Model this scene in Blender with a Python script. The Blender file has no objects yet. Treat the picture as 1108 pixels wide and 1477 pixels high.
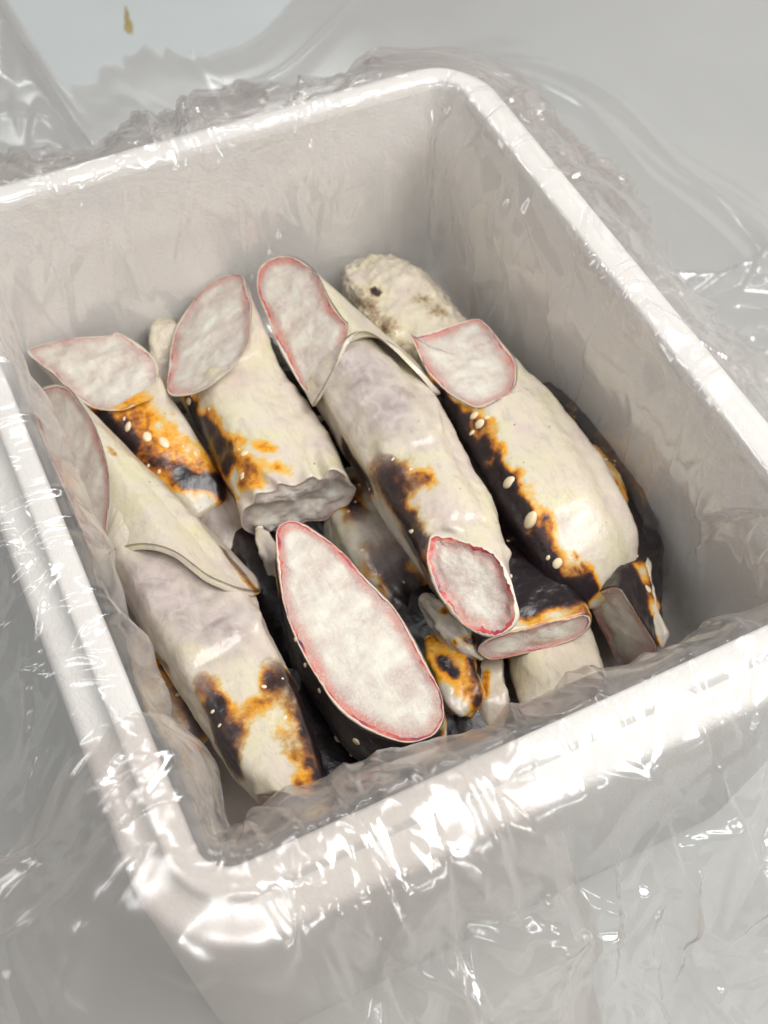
import bpy, math, random
import numpy as np
from mathutils import Matrix

random.seed(4)
rng = np.random.default_rng(11)
SC = bpy.context.scene
COL = SC.collection

# ------------------------------------------------------------------ camera
F_PX, CX, CY = 1752.0, 554.0, 738.5            # focal length and centre in pixels of the photograph
CAM_LOC = np.array([-0.1653, -0.3351, 0.6278])
CAM_ROT = np.array([[0.8991, 0.3457, -0.2685],
                    [-0.4364, 0.7555, -0.4886],
                    [0.0340, 0.5565, 0.8302]])
cd = bpy.data.cameras.new('camera')
cam = bpy.data.objects.new('camera', cd)
COL.objects.link(cam)
m = Matrix.Identity(4)
for i in range(3):
    for j in range(3):
        m[i][j] = CAM_ROT[i, j]
    m[i][3] = CAM_LOC[i]
cam.matrix_world = m
cd.sensor_fit = 'VERTICAL'
cd.sensor_height = 36.0
cd.lens = F_PX / 1477.0 * 36.0
cd.clip_start, cd.clip_end = 0.01, 50
cd.dof.use_dof = True
cd.dof.focus_distance = 0.545
cd.dof.aperture_fstop = 12.0
SC.camera = cam

# ------------------------------------------------------------------ light
w = bpy.data.worlds.new('World')
SC.world = w
w.use_nodes = True
w.node_tree.nodes['Background'].inputs[0].default_value = (1.0, 0.99, 0.97, 1)
w.node_tree.nodes['Background'].inputs[1].default_value = 0.17


def area(name, loc, target, sx, sy, power, col=(1, 1, 1)):
    ld = bpy.data.lights.new(name, 'AREA')
    ld.shape = 'RECTANGLE'
    ld.size, ld.size_y, ld.energy, ld.color = sx, sy, power, col
    o = bpy.data.objects.new(name, ld)
    COL.objects.link(o)
    o.location = loc
    from mathutils import Vector
    o.rotation_euler = (Vector(target) - Vector(loc)).to_track_quat('-Z', 'Y').to_euler()
    return o


area('key_or_glint_tube', (0.95, -0.30, 1.60), (0, 0, 0.1), 0.35, 1.0, 10, (1.0, 0.985, 0.95))
area('added_fill_panel', (0.45, -0.75, 1.95), (0, 0, 0.1), 1.3, 1.1, 36, (1.0, 1.0, 0.99))  # added broad fill from above, gives the film a soft sheen
area('added_fill_panel', (-1.7, 0.0, 1.7), (0, 0, 0.1), 0.35, 1.3, 6, (1.0, 1.0, 1.0))  # added on the left to lift the right inner wall
area('added_sheen_panel', (2.6, 1.9, 1.3), (0, 0, 0), 2.2, 1.4, 3.5, (0.96, 0.99, 1.0))  # added area light, no window known: faint sheen on the film behind
for lx, ly, lz, sx, sy in ((-0.75, 0.9, 1.9, .07, 1.2), (0.3, -2.0, 1.3, 1.3, .07), (-0.9, -1.3, 1.7, .9, .07), (1.9, -0.6, 1.5, .07, 1.3), (0.5, 2.3, 1.6, 1.3, .07)):  # added thin tubes that put glints on the film folds
    area('key_or_glint_tube', (lx, ly, lz), (0, 0, 0.1), sx, sy, 4.6, (0.98, 1.0, 1.0))
SC.view_settings.view_transform = 'Standard'
SC.view_settings.look = 'None'
SC.view_settings.exposure = 0.07
SC.render.engine = 'CYCLES'
SC.cycles.use_denoising = True
SC.cycles.transparent_max_bounces = 16
SC.cycles.max_bounces = 7
SC.cycles.glossy_bounces = 3
SC.cycles.diffuse_bounces = 4
SC.cycles.use_adaptive_sampling = True
SC.cycles.adaptive_threshold = 0.02
SC.cycles.caustics_reflective = False
SC.cycles.caustics_refractive = False

# ------------------------------------------------------------------ helpers
def at(x, y, z):
    """world point at height z seen at photo pixel (x, y): used to read positions off the photograph"""
    d = CAM_ROT @ np.array([(x - CX) / F_PX, -(y - CY) / F_PX, -1.0])
    return CAM_LOC + d * (z - CAM_LOC[2]) / d[2]


def project(P):
    q = (np.asarray(P) - CAM_LOC) @ CAM_ROT
    return np.stack([CX + F_PX * q[..., 0] / -q[..., 2], CY - F_PX * q[..., 1] / -q[..., 2], -q[..., 2]], -1)


def ppm(P):
    return F_PX / project(P)[2]


def on_plane(x, y, p0, n):
    d = CAM_ROT @ np.array([(x - CX) / F_PX, -(y - CY) / F_PX, -1.0])
    return CAM_LOC + d * ((p0 - CAM_LOC) @ n) / (d @ n)


def hash3(i, j, k, seed):
    h = (i.astype(np.int64) * 374761393 + j.astype(np.int64) * 668265263 + k.astype(np.int64) * 2147483647 + seed * 974711) & 0xffffffff
    h = ((h ^ (h >> 13)) * 1274126177) & 0xffffffff
    return ((h ^ (h >> 16)) & 0xffff) / 65535.0 * 2 - 1


def noise3(P, freq, seed=0):
    P = np.asarray(P) * freq
    I = np.floor(P).astype(np.int64)
    f = P - I
    f = f * f * (3 - 2 * f)
    r = 0
    for a in (0, 1):
        for b in (0, 1):
            for c in (0, 1):
                wgt = (f[..., 0] if a else 1 - f[..., 0]) * (f[..., 1] if b else 1 - f[..., 1]) * (f[..., 2] if c else 1 - f[..., 2])
                r = r + wgt * hash3(I[..., 0] + a, I[..., 1] + b, I[..., 2] + c, seed)
    return r


def fbm(P, freq, seed=0, octs=3):
    r, a = 0, 1.0
    for o in range(octs):
        r = r + a * noise3(P, freq * 2 ** o, seed + o * 17)
        a *= 0.5
    return r


def noise2(u, v, seed=0):
    return noise3(np.stack([u, v, np.zeros_like(u)], -1), 1.0, seed)


def facet(u, v, seed):
    """piecewise linear noise on a triangular lattice: flat facets with sharp creases"""
    a = u - v * 0.5773
    b = v * 1.1547
    I, J = np.floor(a), np.floor(b)
    fa, fb = a - I, b - J
    Z = np.zeros_like(I)
    h00 = hash3(I, J, Z, seed); h10 = hash3(I + 1, J, Z, seed)
    h01 = hash3(I, J + 1, Z, seed); h11 = hash3(I + 1, J + 1, Z, seed)
    lo = h00 + (h10 - h00) * fa + (h11 - h10) * fb
    hi = h00 + (h11 - h01) * fa + (h01 - h00) * fb
    return np.where(fa > fb, lo, hi)


def sstep(a, b, x):
    t = np.clip((x - a) / (b - a), 0, 1)
    return t * t * (3 - 2 * t)


def mesh_obj(name, verts, faces, mat, parent=None, attrs=None, smooth=True):
    me = bpy.data.meshes.new(name)
    verts = np.asarray(verts, float)
    if parent is not None:
        verts = verts - np.array(parent.location)
    if isinstance(faces, np.ndarray) and faces.ndim == 2:
        nf, k = faces.shape
        me.vertices.add(len(verts))
        me.vertices.foreach_set('co', verts.ravel())
        me.loops.add(nf * k)
        me.polygons.add(nf)
        me.loops.foreach_set('vertex_index', faces.ravel().astype(np.int32))
        me.polygons.foreach_set('loop_start', np.arange(0, nf * k, k, dtype=np.int32))
        me.update(calc_edges=True)
        me.validate()
    else:
        me.from_pydata(verts.tolist(), [], [list(map(int, f)) for f in faces])
        me.update()
    me.polygons.foreach_set('use_smooth', np.full(len(me.polygons), smooth))
    for k, a in (attrs or {}).items():
        at_ = me.attributes.new(k, 'FLOAT', 'POINT')
        at_.data.foreach_set('value', np.asarray(a, np.float32))
    me.materials.append(mat)
    o = bpy.data.objects.new(name, me)
    COL.objects.link(o)
    if parent is not None:
        o.parent = parent
    return o


def thing(name, label, cat, loc, group=None):
    o = bpy.data.objects.new(name, None)
    o.empty_display_size = 0.02
    COL.objects.link(o)
    o.location = [float(c) for c in loc]
    o['label'], o['category'] = label, cat
    if group:
        o['group'] = group
    return o


def grid_faces(nr, nc, wrap):
    i, j = np.meshgrid(np.arange(nr - 1), np.arange(nc if wrap else nc - 1), indexing='ij')
    a = i * nc + j
    b = i * nc + (j + 1) % nc
    return np.stack([a, b, b + nc, a + nc], -1).reshape(-1, 4)


# ------------------------------------------------------------------ materials
class NT:
    def __init__(s, name):
        s.m = bpy.data.materials.new(name)
        s.m.use_nodes = True
        s.t = s.m.node_tree
        s.t.nodes.clear()
        s.out = s.t.nodes.new('ShaderNodeOutputMaterial')

    def n(s, typ, **kw):
        nd = s.t.nodes.new(typ)
        for k, v in kw.items():
            if k.startswith('i_'):
                k2 = k[2:]
                k2 = int(k2) if k2.isdigit() else k2.replace('_', ' ')
                if isinstance(v, tuple) and len(v) == 2 and hasattr(v[0], 'outputs'):
                    s.t.links.new(v[0].outputs[v[1]], nd.inputs[k2])
                elif hasattr(v, 'outputs'):
                    s.t.links.new(v.outputs[0], nd.inputs[k2])
                else:
                    nd.inputs[k2].default_value = v
            else:
                setattr(nd, k, v)
        return nd

    def math(s, op, a, b=0.0, clamp=False):
        return s.n('ShaderNodeMath', operation=op, i_0=a, i_1=b, use_clamp=clamp)

    def mix(s, fac, a, b, bt='MIX'):
        nd = s.t.nodes.new('ShaderNodeMix')
        nd.data_type = 'RGBA'
        nd.blend_type = bt
        for idx, v in ((0, fac), (6, a), (7, b)):
            if isinstance(v, tuple) and len(v) == 2 and hasattr(v[0], 'outputs'):
                s.t.links.new(v[0].outputs[v[1]], nd.inputs[idx])
            elif hasattr(v, 'outputs'):
                s.t.links.new(v.outputs[2 if v.bl_idname == 'ShaderNodeMix' else 0], nd.inputs[idx])
            else:
                nd.inputs[idx].default_value = v
        return nd

    def ramp(s, fac, stops, interp='LINEAR'):
        nd = s.t.nodes.new('ShaderNodeValToRGB')
        e = nd.color_ramp.elements
        nd.color_ramp.interpolation = interp
        while len(e) < len(stops):
            e.new(0.5)
        for el, (p, c) in zip(e, stops):
            el.position = p
            el.color = c if len(c) == 4 else (*c, 1)
        s.t.links.new(fac.outputs[0], nd.inputs[0])
        return nd

    def noise(s, scale, detail=3, rough=0.55, vec=None, dist=0.0):
        nd = s.n('ShaderNodeTexNoise', i_Scale=scale, i_Detail=detail, i_Roughness=rough, i_Distortion=dist)
        if vec is not None:
            s.t.links.new(vec.outputs[0 if vec.bl_idname == 'ShaderNodeMapping' else 'Object'], nd.inputs['Vector'])
        return nd

    def link(s, a, ao, b, bi):
        s.t.links.new(a.outputs[ao], b.inputs[bi])

    def done(s, sh):
        s.t.links.new(sh.outputs[0], s.out.inputs[0])
        return s.m


def c4(r, g, b):
    return (r, g, b, 1)


def col_in(nt, bsdf, mixnode):
    nt.t.links.new(mixnode.outputs[2], bsdf.inputs['Base Color'])


def shell_material():
    t = NT('crab_shell')
    tc = t.n('ShaderNodeTexCoord')
    dark = t.n('ShaderNodeAttribute', attribute_name='dark')
    grey = t.n('ShaderNodeAttribute', attribute_name='membrane')
    frost = t.n('ShaderNodeAttribute', attribute_name='frost')
    edge = t.n('ShaderNodeAttribute', attribute_name='edge')
    n1 = t.noise(95, 5, 0.6, tc, 0.6)
    n2 = t.noise(420, 3, 0.6, tc)
    n3 = t.noise(38, 3, 0.5, tc, 0.3)
    # pigment: cream -> amber -> brown -> black
    a = t.n('ShaderNodeMath', operation='MULTIPLY_ADD', i_0=n1, i_1=0.40, i_2=(dark, 'Fac'))
    b = t.n('ShaderNodeMath', operation='MULTIPLY_ADD', i_0=n2, i_1=0.26, i_2=a)
    pig = t.ramp(b, [(0.44, (0.58, 0.52, 0.37)), (0.54, (0.60, 0.41, 0.14)), (0.64, (0.70, 0.31, 0.015)), (0.74, (0.38, 0.12, 0.012)),
                     (0.85, (0.050, 0.018, 0.014)), (1.0, (0.014, 0.008, 0.010))])
    pig2 = t.ramp(b, [(0.42, (0.58, 0.52, 0.37)), (0.54, (0.42, 0.33, 0.21)), (0.66, (0.16, 0.095, 0.055)), (0.80, (0.045, 0.024, 0.02)), (1.0, (0.014, 0.008, 0.010))])
    amb = t.n('ShaderNodeAttribute', attribute_name='amber')
    n5 = t.noise(30, 2, 0.5, tc)
    a5 = t.n('ShaderNodeMath', operation='ADD', i_0=n5, i_1=(amb, 'Fac'))
    a6 = t.ramp(a5, [(0.78, (0, 0, 0)), (1.12, (1, 1, 1))])
    pig = t.mix(a6, (pig2, 'Color'), (pig, 'Color'))
    # cream mottling: whiter and pinker clouds
    cl = t.ramp(n3, [(0.30, (0.555, 0.455, 0.405)), (0.50, (0.60, 0.53, 0.42)), (0.70, (0.60, 0.545, 0.36))])
    lightmask = t.ramp(b, [(0.40, (1, 1, 1)), (0.56, (0, 0, 0))])
    mpv = t.n('ShaderNodeMapping')
    mpv.inputs['Rotation'].default_value = (0, 0, -0.3)
    mpv.inputs['Scale'].default_value = (1, .35, 1)
    t.link(tc, 'Object', mpv, 'Vector')
    sm = t.noise(230, 6, 0.75, mpv, 0.4)
    smr = t.ramp(sm, [(0.50, (0, 0, 0)), (0.70, (0.50, 0.50, 0.50))])
    cl2 = t.mix(smr, (cl, 'Color'), c4(0.36, 0.31, 0.285))
    c1 = t.mix(lightmask, pig, cl2)
    # tiny brown specks
    v = t.n('ShaderNodeTexVoronoi', feature='F1', i_Scale=170.0, i_Randomness=1.0)
    t.link(tc, 'Object', v, 'Vector')
    vs = t.ramp(v, [(0.05, (1, 1, 1)), (0.13, (0, 0, 0))])
    ns = t.noise(60, 2, 0.5, tc)
    nsr = t.ramp(ns, [(0.57, (0, 0, 0)), (0.64, (1, 1, 1))])
    sp = t.math('MULTIPLY', vs, nsr)
    sp2 = t.math('MULTIPLY', sp, 0.85)
    c2 = t.mix(sp2, c1, c4(0.13, 0.07, 0.025))
    # arthrodial membrane: grey pink skin with fine folds
    gm = t.ramp(n1, [(0.3, (0.28, 0.225, 0.215)), (0.55, (0.45, 0.375, 0.355)), (0.8, (0.57, 0.51, 0.485))])
    c3 = t.mix((grey, 'Fac'), c2, (gm, 'Color'))
    # frost
    nf = t.noise(560, 6, 0.8, tc)
    nf2 = t.noise(45, 3, 0.6, tc)
    fa = t.n('ShaderNodeMath', operation='MULTIPLY_ADD', i_0=nf2, i_1=1.1, i_2=nf)
    fr0 = t.ramp(fa, [(1.02, (0, 0, 0)), (1.50, (0.85, 0.85, 0.85))])
    fr = t.math('MULTIPLY', fr0, (frost, 'Fac'))
    c4_ = t.mix(fr, c3, c4(0.66, 0.66, 0.68))
    c5 = t.mix((edge, 'Fac'), c4_, c4(0.74, 0.66, 0.56))
    p = t.n('ShaderNodeBsdfPrincipled')
    col_in(t, p, c5)
    rr = t.n('ShaderNodeMapRange', i_Value=fr, i_3=0.31, i_4=0.75)
    t.link(rr, 0, p, 'Roughness')
    p.inputs['Subsurface Weight'].default_value = 0.10
    p.inputs['Subsurface Radius'].default_value = (0.6, 0.35, 0.2)
    p.inputs['Subsurface Scale'].default_value = 0.004
    p.inputs['Coat Weight'].default_value = 0.2
    p.inputs['Coat Roughness'].default_value = 0.22
    wv = t.n('ShaderNodeTexWave', i_Scale=70.0, i_Distortion=9.0, i_Detail=2.0)
    t.link(tc, 'Object', wv, 'Vector')
    wg = t.math('MULTIPLY', (wv, 'Fac'), (grey, 'Fac'))
    h0 = t.n('ShaderNodeMath', operation='MULTIPLY_ADD', i_0=fr, i_1=0.8, i_2=n1)
    h1 = t.n('ShaderNodeMath', operation='MULTIPLY_ADD', i_0=n2, i_1=0.45, i_2=h0)
    h2 = t.n('ShaderNodeMath', operation='MULTIPLY_ADD', i_0=wg, i_1=0.25, i_2=h1)
    bp = t.n('ShaderNodeBump', i_Strength=0.5, i_Distance=0.0012, i_Height=h2)
    t.link(bp, 0, p, 'Normal')
    return t.done(p)


def flesh_material():
    t = NT('frozen_flesh')
    tc = t.n('ShaderNodeTexCoord')
    rim = t.n('ShaderNodeAttribute', attribute_name='edge')
    pink = t.n('ShaderNodeAttribute', attribute_name='pink')
    n1 = t.noise(60, 5, 0.6, tc, 0.4)
    n2 = t.noise(700, 5, 0.8, tc)
    n3 = t.noise(1500, 2, 0.6, tc)
    b0 = t.n('ShaderNodeMath', operation='MULTIPLY_ADD', i_0=(rim, 'Fac'), i_1=-0.20, i_2=n1)
    mpv = t.n('ShaderNodeMapping')
    mpv.inputs['Rotation'].default_value = (0, 0, -0.35)
    mpv.inputs['Scale'].default_value = (1, .22, 1)
    t.link(tc, 'Object', mpv, 'Vector')
    n4 = t.noise(260, 4, 0.7, mpv, 0.6)
    ng = t.noise(32, 3, 0.6, tc)
    ngr = t.ramp(ng, [(0.36, (0.05, 0.05, 0.05)), (0.66, (1, 1, 1))])
    b1 = t.n('ShaderNodeMath', operation='MULTIPLY_ADD', i_0=n4, i_1=0.35, i_2=b0)
    base = t.ramp(b1, [(0.30, (0.40, 0.28, 0.25)), (0.50, (0.55, 0.445, 0.395)), (0.66, (0.66, 0.59, 0.51)), (0.85, (0.78, 0.75, 0.66))])
    e1 = t.n('ShaderNodeMath', operation='MULTIPLY_ADD', i_0=n1, i_1=0.5, i_2=(rim, 'Fac'))
    er = t.ramp(e1, [(0.52, (0, 0, 0)), (1.22, (1, 1, 1))])
    em0 = t.math('MULTIPLY', er, (pink, 'Fac'), True)
    em = t.math('MULTIPLY', em0, ngr)
    c1 = t.mix(em, (base, 'Color'), c4(0.62, 0.22, 0.17))
    ic = t.ramp(n2, [(0.50, (0, 0, 0)), (0.66, (1, 1, 1))])
    im = t.math('MULTIPLY', ic, 0.38)
    c2 = t.mix(im, c1, c4(0.80, 0.81, 0.80))
    p = t.n('ShaderNodeBsdfPrincipled')
    col_in(t, p, c2)
    p.inputs['Roughness'].default_value = 0.34
    p.inputs['Subsurface Weight'].default_value = 0.5
    p.inputs['Subsurface Radius'].default_value = (0.8, 0.55, 0.45)
    p.inputs['Subsurface Scale'].default_value = 0.009
    p.inputs['Specular IOR Level'].default_value = 0.6
    h = t.n('ShaderNodeMath', operation='MULTIPLY_ADD', i_0=n3, i_1=0.4, i_2=n2)
    bp = t.n('ShaderNodeBump', i_Strength=0.7, i_Distance=0.0009, i_Height=h)
    t.link(bp, 0, p, 'Normal')
    return t.done(p)


def skin_material():
    t = NT('cut_skin_edge')
    tc = t.n('ShaderNodeTexCoord')
    pink = t.n('ShaderNodeAttribute', attribute_name='pink')
    n1 = t.noise(75, 3, 0.6, tc)
    red = t.ramp(n1, [(0.30, (0.10, 0.03, 0.085)), (0.42, (0.36, 0.03, 0.06)), (0.52, (0.56, 0.09, 0.07)), (0.64, (0.64, 0.36, 0.29)), (0.75, (0.62, 0.52, 0.44))])
    pale = t.ramp(n1, [(0.32, (0.40, 0.14, 0.16)), (0.43, (0.58, 0.33, 0.28)), (0.54, (0.62, 0.50, 0.43)), (0.70, (0.62, 0.56, 0.48))])
    c = t.mix((pink, 'Fac'), (pale, 'Color'), (red, 'Color'))
    p = t.n('ShaderNodeBsdfPrincipled')
    col_in(t, p, c)
    p.inputs['Roughness'].default_value = 0.3
    n2 = t.noise(500, 3, 0.6, tc)
    bp = t.n('ShaderNodeBump', i_Strength=0.4, i_Distance=0.0006, i_Height=n2)
    t.link(bp, 0, p, 'Normal')
    return t.done(p)


def spine_material():
    t = NT('pale_spine')
    tc = t.n('ShaderNodeTexCoord')
    n1 = t.noise(300, 3, 0.6, tc)
    c = t.ramp(n1, [(0.35, (0.70, 0.50, 0.26)), (0.55, (0.78, 0.68, 0.48))])
    p = t.n('ShaderNodeBsdfPrincipled', i_Roughness=0.3)
    t.link(c, 0, p, 'Base Color')
    return t.done(p)


def foam_material():
    t = NT('white_foam')
    tc = t.n('ShaderNodeTexCoord')
    v = t.n('ShaderNodeTexVoronoi', feature='DISTANCE_TO_EDGE', i_Scale=260.0)
    t.link(tc, 'Object', v, 'Vector')
    r = t.ramp(v, [(0.0, (0, 0, 0)), (0.12, (1, 1, 1))])
    n = t.noise(14, 4, 0.6, tc)
    cr = t.ramp(n, [(0.3, (0.80, 0.81, 0.795)), (0.7, (0.86, 0.865, 0.85))])
    p = t.n('ShaderNodeBsdfPrincipled', i_Roughness=0.75)
    t.link(cr, 0, p, 'Base Color')
    bp = t.n('ShaderNodeBump', i_Strength=0.25, i_Distance=0.0006, i_Height=r)
    t.link(bp, 0, p, 'Normal')
    p.inputs['Subsurface Weight'].default_value = 0.1
    p.inputs['Subsurface Scale'].default_value = 0.01
    return t.done(p)


def table_material():
    t = NT('grey_table')
    tc = t.n('ShaderNodeTexCoord')
    n = t.noise(5, 4, 0.6, tc)
    n2 = t.noise(180, 4, 0.7, tc)
    cr = t.ramp(n, [(0.3, (0.45, 0.475, 0.475)), (0.7, (0.50, 0.525, 0.52))])
    p = t.n('ShaderNodeBsdfPrincipled')
    t.link(cr, 0, p, 'Base Color')
    rr = t.n('ShaderNodeMapRange', i_Value=n2, i_3=0.38, i_4=0.55)
    t.link(rr, 0, p, 'Roughness')
    return t.done(p)


def film_material():
    t = NT('clear_polythene')
    tc = t.n('ShaderNodeTexCoord')
    gate = t.noise(13, 2, 0.6, tc)
    tr = t.n('ShaderNodeBsdfTransparent', i_Color=c4(0.965, 0.936, 0.918))
    gl = t.n('ShaderNodeBsdfGlossy', i_Color=c4(1, 1, 1), i_Roughness=0.15)
    rg = t.n('ShaderNodeMapRange', i_Value=gate, i_1=.35, i_2=.65, i_3=0.21, i_4=0.12)
    t.link(rg, 0, gl, 'Roughness')
    df = t.n('ShaderNodeBsdfDiffuse', i_Color=c4(0.89, 0.885, 0.875))
    tl = t.n('ShaderNodeBsdfTranslucent', i_Color=c4(0.90, 0.86, 0.84))
    milk = t.n('ShaderNodeMixShader', i_0=0.5)
    t.link(df, 0, milk, 1); t.link(tl, 0, milk, 2)
    lw = t.n('ShaderNodeLayerWeight', i_Blend=0.5)
    f_2 = t.n('ShaderNodeMath', operation='POWER', i_0=(lw, 'Facing'), i_1=2.0)
    mr = t.n('ShaderNodeMapRange', i_Value=f_2, i_3=0.10, i_4=0.34)
    s1 = t.n('ShaderNodeMixShader')
    t.link(mr, 0, s1, 0); t.link(tr, 0, s1, 1); t.link(milk, 0, s1, 2)
    # thin sheet: the same reflectance from either side
    p5 = t.n('ShaderNodeMath', operation='POWER', i_0=(lw, 'Facing'), i_1=4.0)
    f2 = t.n('ShaderNodeMath', operation='MULTIPLY_ADD', i_0=p5, i_1=0.45, i_2=0.115)
    s2 = t.n('ShaderNodeMixShader')
    t.link(f2, 0, s2, 0); t.link(s1, 0, s2, 1); t.link(gl, 0, s2, 2)
    return t.done(s2)


def plain(name, col, rough=0.5):
    t = NT(name)
    tc = t.n('ShaderNodeTexCoord')
    n = t.noise(400, 4, 0.6, tc)
    r = t.ramp(n, [(0.3, tuple(c * 0.6 for c in col)), (0.7, col)])
    p = t.n('ShaderNodeBsdfPrincipled', i_Roughness=rough)
    t.link(r, 0, p, 'Base Color')
    return t.done(p)


SHELL, FLESH, SKIN, SPINE = shell_material(), flesh_material(), skin_material(), spine_material()
FOAM, TABLE, FILM = foam_material(), table_material(), film_material()

# ------------------------------------------------------------------ table
TZ = -0.06
o = mesh_obj('table_top', [(-3, -3, TZ), (3, -3, TZ), (3, 3, TZ), (-3, 3, TZ)], [(0, 1, 2, 3)], TABLE, smooth=False)
o['kind'] = 'structure'
o['label'] = 'pale grey table under the white foam box'

# ------------------------------------------------------------------ white foam box
HW, HL, ZR = 0.15, 0.19003, 0.18


def rect_loop(off, z, r0, n_c=14, n_s=14):
    """closed loop: inner rim rectangle pushed out by off, corner radius r0+off"""
    pts = []
    r = max(r0 + off, 0.003)
    cx, cy = HW + off - r, HL + off - r
    for k, (sx, sy) in enumerate(((1, 1), (-1, 1), (-1, -1), (1, -1))):
        a0 = k * math.pi / 2
        for i in range(n_c):
            a = a0 + (i / (n_c - 1)) * math.pi / 2
            pts.append((sx * cx + r * math.cos(a), sy * cy + r * math.sin(a), z))
        nk = ((-1, 1), (-1, -1), (1, -1), (1, 1))[k]
        a1 = a0 + math.pi / 2
        p = np.array(pts[-1][:2]); q = np.array((nk[0] * cx + r * math.cos(a1), nk[1] * cy + r * math.sin(a1)))
        for i in range(1, n_s + 1):
            c = p + (q - p) * i / (n_s + 1)
            pts.append((c[0], c[1], z))
    return pts


box = thing('foam_box', 'white polystyrene foam box with a stepped rim, lined with clear plastic', 'foam box', (0, 0, TZ))


def loft_loops(loops, cap_first=False, cap_last=False):
    n = len(loops[0])
    V = np.array(loops).reshape(-1, 3)
    F_ = [list(f) for f in grid_faces(len(loops), n, True)]
    if cap_first:
        F_.append(list(range(n))[::-1])
    if cap_last:
        F_.append([(len(loops) - 1) * n + i for i in range(n)])
    return V, F_


RI = 0.014
prof = [(-0.012, 0.028, RI), (-0.006, 0.030, RI), (-0.004, 0.036, RI), (-0.0005, 0.174, RI)]
V, F_ = loft_loops([rect_loop(*p) for p in prof], cap_first=True)
mesh_obj('inner_wall', V, F_, FOAM, box)
prof = [(-0.0005, 0.174, RI), (0.0002, 0.1785, RI), (0.0010, 0.1799, RI), (0.0022, 0.1803, RI), (0.0098, 0.1803, RI), (0.0112, 0.1799, RI), (0.0120, 0.1785, RI), (0.0124, 0.1720, RI)]
V, F_ = loft_loops([rect_loop(*p) for p in prof])
mesh_obj('rim_lip', V, F_, FOAM, box)
prof = [(0.0124, 0.1720, RI), (0.0135, 0.1712, RI), (0.0215, 0.1710, RI), (0.0245, 0.1698, RI), (0.0262, 0.1670, RI), (0.0266, 0.162, RI),
        (0.0258, 0.15, RI), (0.016, TZ + 0.006, RI), (0.013, TZ + 0.001, RI)]
V, F_ = loft_loops([rect_loop(*p) for p in prof], cap_last=True)
mesh_obj('outer_wall', V, F_, FOAM, box)

# ------------------------------------------------------------------ crab leg pieces
N_A = 112


def resample(P, n):
    """closed smooth curve through P, n points evenly spaced"""
    P = np.asarray(P, float)
    k = len(P)
    out = []
    for i in range(k):
        p0, p1, p2, p3 = P[i - 1], P[i], P[(i + 1) % k], P[(i + 2) % k]
        for s in np.linspace(0, 1, 16, endpoint=False):
            out.append(0.5 * ((2 * p1) + (-p0 + p2) * s + (2 * p0 - 5 * p1 + 4 * p2 - p3) * s * s + (-p0 + 3 * p1 - 3 * p2 + p3) * s ** 3))
    out = np.array(out)
    d = np.linalg.norm(np.roll(out, -1, 0) - out, axis=1)
    L = np.concatenate([[0], np.cumsum(d)])
    q = np.linspace(0, L[-1], n, endpoint=False)
    ext = np.vstack([out, out[:1]])
    return np.stack([np.interp(q, L, ext[:, c]) for c in range(3)], -1)


def plane_of(pl):
    a, b, c = (at(*p) for p in pl)
    n = np.cross(b - a, c - a)
    return a, n / np.linalg.norm(n)


def poly_ring(pts, pl):
    p0, n = plane_of(pl)
    return resample([on_plane(x, y, p0, n) for x, y in pts], N_A)


def align(ref, P, T):
    """cyclic shift / flip of P that best follows ref (both seen along T)"""
    def flat(q):
        q = q - q.mean(0)
        q = q - np.outer(q @ T, T)
        return q / np.sqrt((q ** 2).sum(1).mean())
    R_ = flat(ref)
    best = None
    for flip in (False, True):
        Q = P[::-1] if flip else P
        fq = flat(Q)
        for s in range(N_A):
            e = ((R_ - np.roll(fq, s, 0)) ** 2).sum()
            if best is None or e < best[0]:
                best = (e, np.roll(Q, s, 0))
    return best[1]


FACET_PH = [0.0]


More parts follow.
